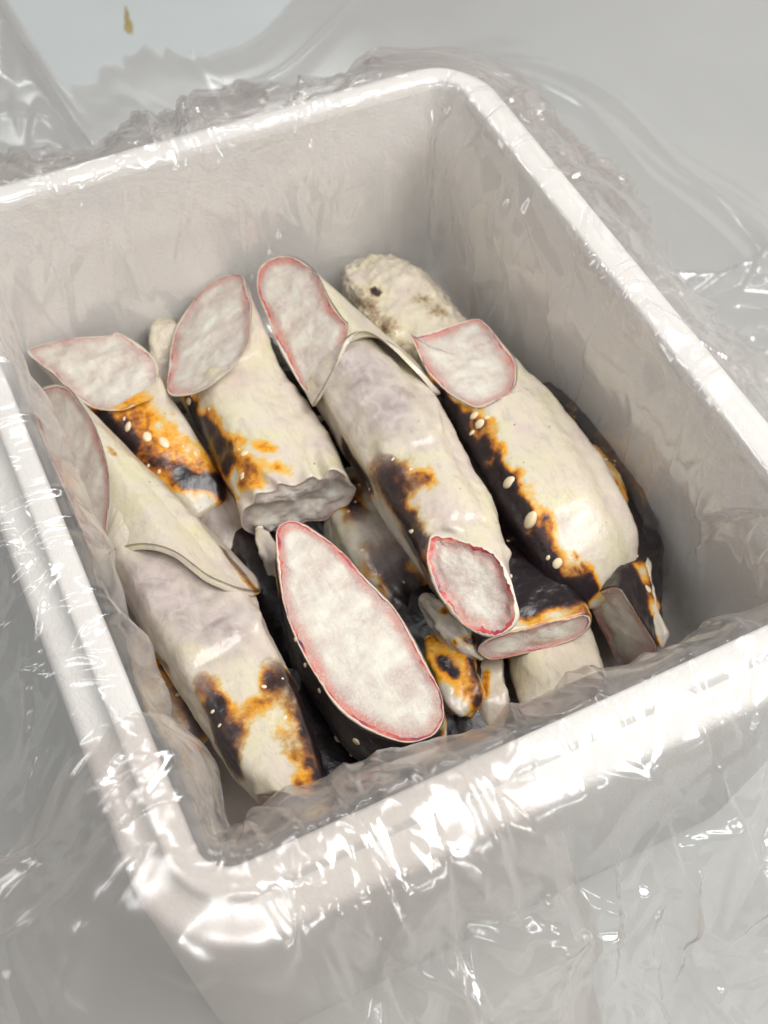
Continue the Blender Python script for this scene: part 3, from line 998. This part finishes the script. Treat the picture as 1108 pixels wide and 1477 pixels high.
# lower layer in the gaps; dark filler legs are added to keep them dark
leg('pale leg deep in the gap behind the oval flesh face', [
    ('s', 480, 670, .052, 40), ('s', 515, 735, .056, 58), ('s', 560, 815, .058, 60), ('s', 610, 900, .05, 50)], base=.05, dark=[(560, 820, 600, 880, 40, .7), (500, 700, 510, 730, 24, .5)], membrane=[(540, 770, 560, 800, 50, .6)], frost_base=.5, seed=85, bump=.0015)
leg('grey leg end deep in the gap between the two left legs', [
    ('s', 262, 665, .05, 30), ('s', 290, 705, .054, 44), ('s', 325, 765, .054, 46), ('s', 360, 830, .05, 40)], base=.08, dark=[(285, 690, 270, 700, 20, .6)], membrane=[(300, 730, 320, 760, 40, .7)], seed=87)
leg('black filler leg darkening the gap right of the long left leg', [
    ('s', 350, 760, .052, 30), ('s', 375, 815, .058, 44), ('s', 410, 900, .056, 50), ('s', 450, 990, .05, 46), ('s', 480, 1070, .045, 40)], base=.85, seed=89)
leg('dark frosted filler leg at the bottom between the oval face and the front wall', [
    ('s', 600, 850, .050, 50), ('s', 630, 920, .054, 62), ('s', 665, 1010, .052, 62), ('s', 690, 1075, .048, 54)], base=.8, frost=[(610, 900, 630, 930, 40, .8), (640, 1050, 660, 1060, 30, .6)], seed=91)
leg('black filler leg added under the broad cream leg on the right', [
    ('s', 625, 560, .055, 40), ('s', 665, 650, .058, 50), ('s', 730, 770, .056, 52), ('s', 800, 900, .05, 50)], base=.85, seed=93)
leg('black filler leg added under the cream leg second from the left', [
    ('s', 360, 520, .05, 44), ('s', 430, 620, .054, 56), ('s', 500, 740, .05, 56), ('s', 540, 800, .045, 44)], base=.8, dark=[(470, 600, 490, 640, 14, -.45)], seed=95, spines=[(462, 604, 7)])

# ------------------------------------------------------------------ clear plastic liner bag
def bag():
    nS, nV = 1240, 470
    # rounded-rectangle path: parameter s in metres along the inner rim
    r = 0.02
    cx, cy = HW - r, HL - r
    segs = []
    per = 4 * (cx + cy) + 2 * math.pi * r
    s = np.linspace(0, per, nS, endpoint=False)
    # start at the middle of the right wall going anticlockwise: right, back, left, front
    lens = [cy, math.pi * r / 2, 2 * cx, math.pi * r / 2, 2 * cy, math.pi * r / 2, 2 * cx, math.pi * r / 2, cy]
    P0 = np.zeros((nS, 2)); D0 = np.zeros((nS, 2))
    acc = 0
    st = [(HW, 0, 0), None, (cx, HL, 90), None, (-HW, cy, 180), None, (-cx, -HL, 270), None, (HW, -cy, 360)]
    cc = {1: (cx, cy, 0), 3: (-cx, cy, 90), 5: (-cx, -cy, 180), 7: (cx, -cy, 270)}
    for k, L_ in enumerate(lens):
        msk = (s >= acc) & (s < acc + L_ + 1e-9)
        q = s[msk] - acc
        if k in cc:
            x, y, a0 = cc[k]
            a = math.radians(a0) + q / r
            P0[msk, 0] = x + r * np.cos(a); P0[msk, 1] = y + r * np.sin(a)
            D0[msk, 0] = np.cos(a); D0[msk, 1] = np.sin(a)
        else:
            x, y, a0 = st[k]
            a = math.radians(a0)
            t_ = (-math.sin(a), math.cos(a))
            P0[msk, 0] = x + t_[0] * q; P0[msk, 1] = y + t_[1] * q
            D0[msk, 0] = math.cos(a); D0[msk, 1] = math.sin(a)
        acc += L_
    ang = s / per * 2 * math.pi
    cs = np.stack([np.cos(ang) * 1.0, np.sin(ang) * 1.0], -1)      # closed coordinates for periodic noise

    def pn(freq, seed, zoff=0.0):
        return fbm(np.stack([cs[:, 0], cs[:, 1], np.full(nS, zoff)], -1), freq, seed, 2)
    front = sstep(.3, .9, -D0[:, 1]); left = sstep(.3, .9, -D0[:, 0]); right = sstep(.3, .9, D0[:, 0]); back = sstep(.3, .9, D0[:, 1])
    corner = np.clip(1 - np.maximum(np.abs(D0[:, 0]), np.abs(D0[:, 1])), 0, .3) / .3
    slack = 0.003 + front * (0.008 + .004 * pn(7, 3)) + left * (0.003 + .003 * pn(7, 5)) + right * .001
    slack = np.clip(slack, .002, .03)
    spread = 0.07 + .05 * (pn(3.0, 8) + .2) + front * .02 + left * .05 + back * .10 + right * .07
    fl = np.exp(-((s - .847) / .09) ** 2)
    spread = np.clip(spread + .10 * fl, .03, .3)
    length = 0.75 + np.zeros(nS)
    # profile control: list of (offset, z) per s
    ctrl = []
    Z = np.zeros(nS)
    def row(off, z):
        ctrl.append((off + Z, z + Z))
    row(-.135, .0315); row(-.06, .0315); row(-.022, .032); row(-.011, .040)
    row(-.007 - slack * .25, .075); row(-.005 - slack * .55, .115); row(-.005 - slack, .150); row(-.002 - slack * .55, .170)
    row(.0002, .1812); row(.003, .1821); row(.0105, .1817)
    row(.0165, .1788 + .0012 * pn(9, 12)); row(.0235, .1748 + .0015 * pn(9, 13)); row(.0295, .1690)
    for kf, zf in ((.10, .140), (.28, .085), (.50, .030), (.74, -.018), (.90, -.045)):
        row(.029 + spread * kf, zf + .010 * pn(5, int(kf * 100)))
    row(.029 + spread, TZ + .004)
    mouth = sstep(.186, .200, s) * (1 - sstep(.335, .36, s))
    end = .029 + spread + .62 - mouth * (.029 + spread + .62 - .405 - .02 * pn(16, 61))
    row(.029 + spread + .25 * (end - .029 - spread), TZ + .003); row(.029 + spread + .6 * (end - .029 - spread), TZ + .003); row(end, TZ + .003)
    O = np.array([c[0] for c in ctrl]); Zc = np.array([c[1] for c in ctrl])
    dl = np.hypot(np.diff(O, axis=0), np.diff(Zc, axis=0)).mean(1)
    Lc = np.concatenate([[0], np.cumsum(dl)])
    # denser rows up to the table, sparser beyond
    L1 = Lc[-3]
    q = np.concatenate([np.linspace(0, Lc[2], 8, endpoint=False), np.linspace(Lc[2], L1, nV - 98, endpoint=False), np.linspace(L1, Lc[-1], 90)])
    nV = len(q)
    idx = np.clip(np.searchsorted(Lc, q, side='right') - 1, 0, len(Lc) - 2)
    f = (q - Lc[idx]) / dl[idx]

    def cat(A):
        A = np.vstack([2 * A[:1] - A[1:2], A, 2 * A[-1:] - A[-2:-1]])
        d = np.concatenate([[dl[0]], dl, [dl[-1]]])
        i = idx + 1
        p0, p1, p2, p3 = A[i - 1], A[i], A[i + 1], A[i + 2]
        d0, d1, d2 = d[i - 1][:, None], d[i][:, None], d[i + 1][:, None]
        m1 = 0.5 * ((p2 - p1) + (p1 - p0) / d0 * d1); m2 = 0.5 * ((p2 - p1) + (p3 - p2) / d2 * d1)
        t_ = f[:, None]
        return (2 * t_ ** 3 - 3 * t_ ** 2 + 1) * p1 + (t_ ** 3 - 2 * t_ ** 2 + t_) * m1 + (-2 * t_ ** 3 + 3 * t_ ** 2) * p2 + (t_ ** 3 - t_ ** 2) * m2
    off, zz = cat(O), cat(Zc)
    Lrim = Lc[9]
    vrel = (q - Lrim)[:, None] * np.ones((1, nS))      # <0 inside, >0 outside
    S_ = s[None, :] * np.ones((nV, 1))
    # pleats: outside the rim the film slides along the rim and folds over itself
    slide = np.zeros((nV, nS)); lift = np.zeros((nV, nS))
    for (s0, wd, amt, v0) in PLEATS:
        x = (S_ - s0 + per / 2) % per - per / 2
        g = np.exp(-(x / wd) ** 2)
        grow = sstep(v0, v0 + .06, vrel)
        slide += -amt * grow * (x / wd) * g * 2.33
        lift += grow * g * .0035
    Pi = np.interp(((S_ + slide) % per).ravel(), np.append(s, per), np.append(P0[:, 0], P0[0, 0])).reshape(nV, nS)
    Pj = np.interp(((S_ + slide) % per).ravel(), np.append(s, per), np.append(P0[:, 1], P0[0, 1])).reshape(nV, nS)
    Di = np.interp(((S_ + slide) % per).ravel(), np.append(s, per), np.append(D0[:, 0], D0[0, 0])).reshape(nV, nS)
    Dj = np.interp(((S_ + slide) % per).ravel(), np.append(s, per), np.append(D0[:, 1], D0[0, 1])).reshape(nV, nS)
    nrm = np.hypot(Di, Dj); Di /= nrm; Dj /= nrm
    X = Pi + Di * off; Y = Pj + Dj * off
    G = np.stack([X, Y, zz], -1)
    # --- wrinkles
    n = np.cross(np.roll(G, -1, 1) - np.roll(G, 1, 1), np.gradient(G, axis=0))
    n /= np.linalg.norm(n, axis=-1, keepdims=True) + 1e-12
    up = np.where((n[..., 2:3] + .3 * ((n[..., 0] * Di + n[..., 1] * Dj)[..., None]) * np.sign(vrel)[..., None]) < 0, -1, 1)
    n = n * up
    P3 = G + 0
    patch = sstep(-.3, .6, fbm(P3, 8, 55, 2))
    patch2 = sstep(-.2, .6, fbm(P3, 11, 57, 2))
    outz = sstep(.0, .05, vrel)
    inz = sstep(.015, .05, -vrel)
    fall = np.exp(-np.maximum(vrel - .05, 0) / .16)
    cz = sstep(.2, .8, corner)
    for sh in (14, 7, 3):
        cz = np.maximum(cz, .85 * np.maximum(np.roll(cz, sh), np.roll(cz, -sh)))
    cz = cz[None, :] * np.ones((nV, 1))
    rimz = np.exp(-(vrel / .03) ** 2)
    d = np.zeros((nV, nS))
    wob = fbm(P3, 14, 140, 2)
    for (s0, v0, s1, v1, w1, w2, am, curv) in LONG_FOLDS:
        x = (S_ - s0 + per / 2) % per - per / 2
        dx, dy = (s1 - s0), (v1 - v0)
        L_ = math.hypot(dx, dy)
        rows = (vrel[:, 0] > min(v0, v1) - .05) & (vrel[:, 0] < max(v0, v1) + .05)
        l = (x[rows] * dx + (vrel[rows] - v0) * dy) / L_
        c = (-x[rows] * dy + (vrel[rows] - v0) * dx) / L_ + .25 * curv * l * (l - L_) + .0008 * wob[rows]
        w1f, w2f = w1 * 2.2, w2 * 1.6
        prof_ = np.minimum(np.where(c > 0, 1 - c / w1f, 1 + c / w2f), np.minimum(l / (.45 * L_), (L_ - l) / (.35 * L_)))
        rim_ = 1 if v1 < 0 else (sstep(.022, .085, vrel[rows]) * .95 + .05 if w2 < .0165 or am > .012 else sstep(.0, .05, vrel[rows]) * .7 + .3)
        d[rows] = np.maximum(d[rows], am * np.clip(prof_, 0, 1) * rim_ + .25 * d[rows])
    w1_ = fbm(P3, 12, 40, 2) * .28; w2_ = fbm(P3, 12, 41, 2) * .28

    def fac(fu, fv, seed, wa=.5):
        k = np.round(per * fu)
        return facet(S_ * k / per + w1_ * wa, vrel * fv + w2_ * wa, seed)
    d += outz * (.25 + .75 * fall) * (.0035 * (1 + fac(11, 5, 71)) * (.5 + .5 * patch + .4 * cz) + .0012 * (1 + fac(30, 12, 72)) * patch2 + .0025 * (1 + fac(20, 7, 75)) * np.clip(cz, 0, 1))
    d += outz * fall * .0004 * fac(80, 40, 73) * patch2 * patch
    lf = (1 - .6 * left - .35 * front)[None, :]
    d += lf * inz * (.0024 * (1 + fac(24, 4, 76, .3)) + .0012 * (1 + fac(60, 12, 77, .3)) * patch) + lf * np.exp(-((vrel + .03) / .03) ** 2) * (.0020 * (1 + fac(40, 24, 81)) + .0008 * (1 + fac(95, 50, 82)))
    d += rimz * (.0003 * (1 + fac(24, 30, 74)) + .00012 * (1 + fac(110, 110, 75)) * patch2) + .0004
    # fine sharp creases
    for (s0, v0, th, L_, w1, w2, am) in CREASES:
        rows = np.abs(vrel[:, 0] - v0) < L_ + .01
        x = (s - s0 + per / 2) % per - per / 2
        cols = np.abs(x) < L_ + .01
        if not rows.any() or not cols.any():
            continue
        sub = np.ix_(rows, cols)
        xx, yy = x[cols][None, :], (vrel[rows, 0] - v0)[:, None]
        l = xx * math.sin(th) + yy * math.cos(th); c = xx * math.cos(th) - yy * math.sin(th)
        d[sub] += am * np.clip(np.minimum(np.where(c > 0, 1 - c / w1, 1 + c / w2), (L_ * .5 - np.abs(l)) / (.35 * L_)), 0, 1)
    G = G + n * np.maximum(d, 0)[..., None]
    G[..., 2] = np.maximum(G[..., 2], TZ + .002)
    return G, per, s, vrel, n


PLEATS = []
CREASES = []
for k in range(900):
    z = rng.random()
    v0 = rng.uniform(-.16, -.01) if z < .22 else (rng.uniform(-.01, .05) if z < .50 else rng.uniform(.03, .50))
    CREASES.append((rng.uniform(0, 1.34), v0, (rng.normal(0, .28) if v0 < -.01 else rng.normal(0, .5)) if rng.random() < (.9 if v0 < -.01 else .65) else rng.uniform(0, 3.14), rng.uniform(.012, .075) * (1.5 if v0 > .1 or v0 < -.01 else 1),
                    rng.uniform(.0012, .0028), rng.uniform(.004, .014), rng.uniform(.0007, .0026)))
for k in range(230):                                  # long taut creases
    v0 = rng.uniform(.04, .42)
    CREASES.append((rng.uniform(0, 1.34), v0, rng.normal(0, .38), rng.uniform(.07, .20), rng.uniform(.0018, .0032), rng.uniform(.008, .022), rng.uniform(.002, .0065)))
LONG_FOLDS = []
# (s, v) start, (s, v) end, steep side width, gentle side width, height, bend
for k in range(210):                                  # folds running down and out from the rim
    s0 = rng.uniform(0, 1.34); v0 = rng.uniform(-.02, .10)
    L = rng.uniform(.04, .24)
    th = rng.normal(0, .45)
    LONG_FOLDS.append((s0, v0, s0 + L * math.sin(th), v0 + L * math.cos(th), rng.uniform(.0015, .005), rng.uniform(.006, .022), rng.uniform(.003, .010), rng.normal(0, 1.2)))
for k in range(20):                                   # the film stands in tall pleats behind the back wall
    s0 = rng.uniform(.17, .50); v0 = rng.uniform(.0, .05)
    L = rng.uniform(.08, .26)
    th = rng.normal(0, .35)
    LONG_FOLDS.append((s0, v0, s0 + L * math.sin(th), v0 + L * math.cos(th), rng.uniform(.003, .006), rng.uniform(.025, .05), rng.uniform(.008, .022), rng.normal(0, .2)))
for k in range(60):                                   # broad folds where the film lies on the table
    s0 = rng.uniform(0, .62) if k < 42 else rng.uniform(.62, 1.34)
    v0 = rng.uniform(.16, .50)
    L = rng.uniform(.10, .36)
    th = rng.uniform(0, 6.28)
    LONG_FOLDS.append((s0, v0, s0 + .5 * L * math.sin(th), v0 + L * math.cos(th), rng.uniform(.0015, .004), rng.uniform(.014, .05), rng.uniform(.004, .013), rng.normal(0, .3)))
for k in range(44):                                   # tall tented folds beyond the rim
    s0 = rng.uniform(0, 1.34); v0 = rng.uniform(.0, .08)
    L = rng.uniform(.10, .32)
    th = rng.normal(0, .4)
    LONG_FOLDS.append((s0, v0, s0 + L * math.sin(th), v0 + L * math.cos(th), rng.uniform(.003, .007), rng.uniform(.022, .055), rng.uniform(.008, .024), rng.normal(0, .3)))
for k in range(70):                                   # short folds in every direction
    s0 = rng.uniform(0, 1.34); v0 = rng.uniform(-.01, .34)
    L = rng.uniform(.02, .09)
    th = rng.uniform(0, 6.28)
    LONG_FOLDS.append((s0, v0, s0 + L * math.sin(th), v0 + L * math.cos(th), rng.uniform(.0012, .004), rng.uniform(.004, .012), rng.uniform(.002, .006), rng.normal(0, 3)))
for s_c in (.847, 1.138, .186, .476):                 # folds fanning out from the four corners
    for k in range(13):
        ds = rng.uniform(-.07, .07)
        v0 = rng.uniform(-.01, .05)
        LONG_FOLDS.append((s_c + ds, v0, s_c + ds * 1.9 + rng.normal(0, .012), v0 + rng.uniform(.14, .40), rng.uniform(.002, .004), rng.uniform(.008, .020), rng.uniform(.006, .016), rng.normal(0, .3)))
for s0, v0, s1, v1, h in ((.785, -.01, .760, .30, .014), (.800, .0, .785, .36, .018), (.822, .0, .830, .34, .012), (.765, .01, .700, .26, .012), (.845, .02, .865, .30, .012),
                          (.868, .005, .895, .26, .010), (.905, .0, .925, .22, .012), (.940, .0, .945, .26, .012), (.985, .0, .975, .28, .014), (1.02, .01, 1.05, .26, .010), (1.06, .0, 1.045, .2, .012)):
    LONG_FOLDS.append((s0, v0, s1, v1, .0028, .016, h, 0.0))
for k in range(110):                                  # soft upright folds on the inner walls
    s0 = rng.uniform(0, 1.34); v0 = rng.uniform(-.16, -.02)
    LONG_FOLDS.append((s0, v0, s0 + rng.normal(0, .025), v0 + rng.uniform(.04, .12), rng.uniform(.002, .006), rng.uniform(.006, .018), rng.uniform(.0015, .005), rng.normal(0, 1)))

G, per, s_, vrel_, nrm_ = bag()
nV, nS = G.shape[:2]
faces = grid_faces(nV, nS, True)
Vb = G.reshape(-1, 3)
b = mesh_obj('plastic_liner', Vb, faces, FILM)
FLAPS = [(.783, .973, .10, .07, -.050, .46, 3), (.285, .455, -.05, .10, .015, .30, 5), (.10, .215, .0, .1, .02, .22, 7)]
for (sa, sb, ka, kb, va, vb, sd) in FLAPS:             # layers of the bag folded back over itself
    nr, nc = 260, 280
    vcol = vrel_[:, 0]
    vq = np.linspace(va, vb, nr)[:, None] * np.ones((1, nc))
    tq = np.linspace(0, 1, nc)[None, :] * np.ones((nr, 1))
    vq = vq + .012 * (noise2(tq * 5, tq * 0, sd) * sstep(.5, 1, (vq - va) / (vb - va)) + .4 * noise2(tq * 9, tq * 0 + 3, sd))
    w0 = .004 * noise2(vq * 28, vq * 0, sd + 1); w1 = .004 * noise2(vq * 24, vq * 0 + 5, sd + 2)
    sq = (sa + ka * vq + w0) * (1 - tq) + (sb + kb * vq + w1) * tq
    ri = np.interp(vq.ravel(), vcol, np.arange(len(vcol)))
    ci = (sq.ravel() % per) / per * nS
    def samp(A):
        r0 = np.clip(np.floor(ri).astype(int), 0, nV - 2); c0 = np.floor(ci).astype(int)
        fr, fc = (ri - r0)[:, None], (ci - c0)[:, None]
        c0 %= nS; c1 = (c0 + 1) % nS
        return ((A[r0, c0] * (1 - fc) + A[r0, c1] * fc) * (1 - fr) + (A[r0 + 1, c0] * (1 - fc) + A[r0 + 1, c1] * fc) * fr)
    Q, M_ = samp(G), samp(nrm_)
    M_ /= np.linalg.norm(M_, axis=1, keepdims=True)
    sv, vv = sq.ravel(), vq.ravel()
    h = .0012 + .0008 * (1 + facet(sv * 20, vv * 7, sd)) + .0002 * (1 + facet(sv * 60, vv * 26, sd + 9))
    for k in range(20):
        s0 = rng.uniform(sa, sb); v0 = rng.uniform(va, vb * .7); L = rng.uniform(.08, .26); th = rng.normal(0, .3)
        dx, dy = math.sin(th), math.cos(th)
        l = (sv - s0) * dx + (vv - v0) * dy
        c = -(sv - s0) * dy + (vv - v0) * dx + rng.normal(0, .3) * l * (l - L)
        h += rng.uniform(.002, .009) * np.clip(np.minimum(np.where(c > 0, 1 - c / .005, 1 + c / .020), np.minimum(l, L - l) / (.4 * L)), 0, 1)
    for k in range(60):
        s0 = rng.uniform(sa, sb); v0 = rng.uniform(va, vb); L = rng.uniform(.02, .16); th = rng.normal(0, .5)
        xx, yy = sv - s0, vv - v0
        l = xx * math.sin(th) + yy * math.cos(th); c = xx * math.cos(th) - yy * math.sin(th)
        h += rng.uniform(.0008, .0032) * np.clip(np.minimum(np.where(c > 0, 1 - c / .0022, 1 + c / .009), (L * .5 - np.abs(l)) / (.35 * L)), 0, 1)
    edge_ = np.minimum(tq, 1 - tq).ravel()
    h = .0008 + h * sstep(0, .10, edge_) * (.30 + .70 * sstep(.022, .08, vv) + .85 * sstep(.01, .03, -vv))
    Q = Q + M_ * h[:, None]
    Q[:, 2] = np.maximum(Q[:, 2], TZ + .003)
    mesh_obj('folded_layer', Q, grid_faces(nr, nc, False), FILM, b)
b['label'] = 'clear crumpled plastic liner bag draped over the foam box and table'
b['category'] = 'plastic bag'

# ------------------------------------------------------------------ stain on the table
pts = []
for k in range(40):
    a = k / 40 * 2 * math.pi
    rr = 1 + .25 * math.sin(3 * a) + .15 * math.sin(7 * a + 1)
    p = at(185 + 5 * rr * math.cos(a) + 3 * math.sin(a), 32 + 18 * rr * math.sin(a), TZ + 0.0006)
    pts.append(p)
c = np.mean(pts, 0); c[2] = TZ + .0014
V = [*pts, c]
st = mesh_obj('stain', V, [(k, (k + 1) % 40, 40) for k in range(40)], plain('yellow_brown_stain', (.42, .31, .12), .35))
st['label'] = 'small yellowish brown smear on the bare table behind the box'
st['category'] = 'stain'
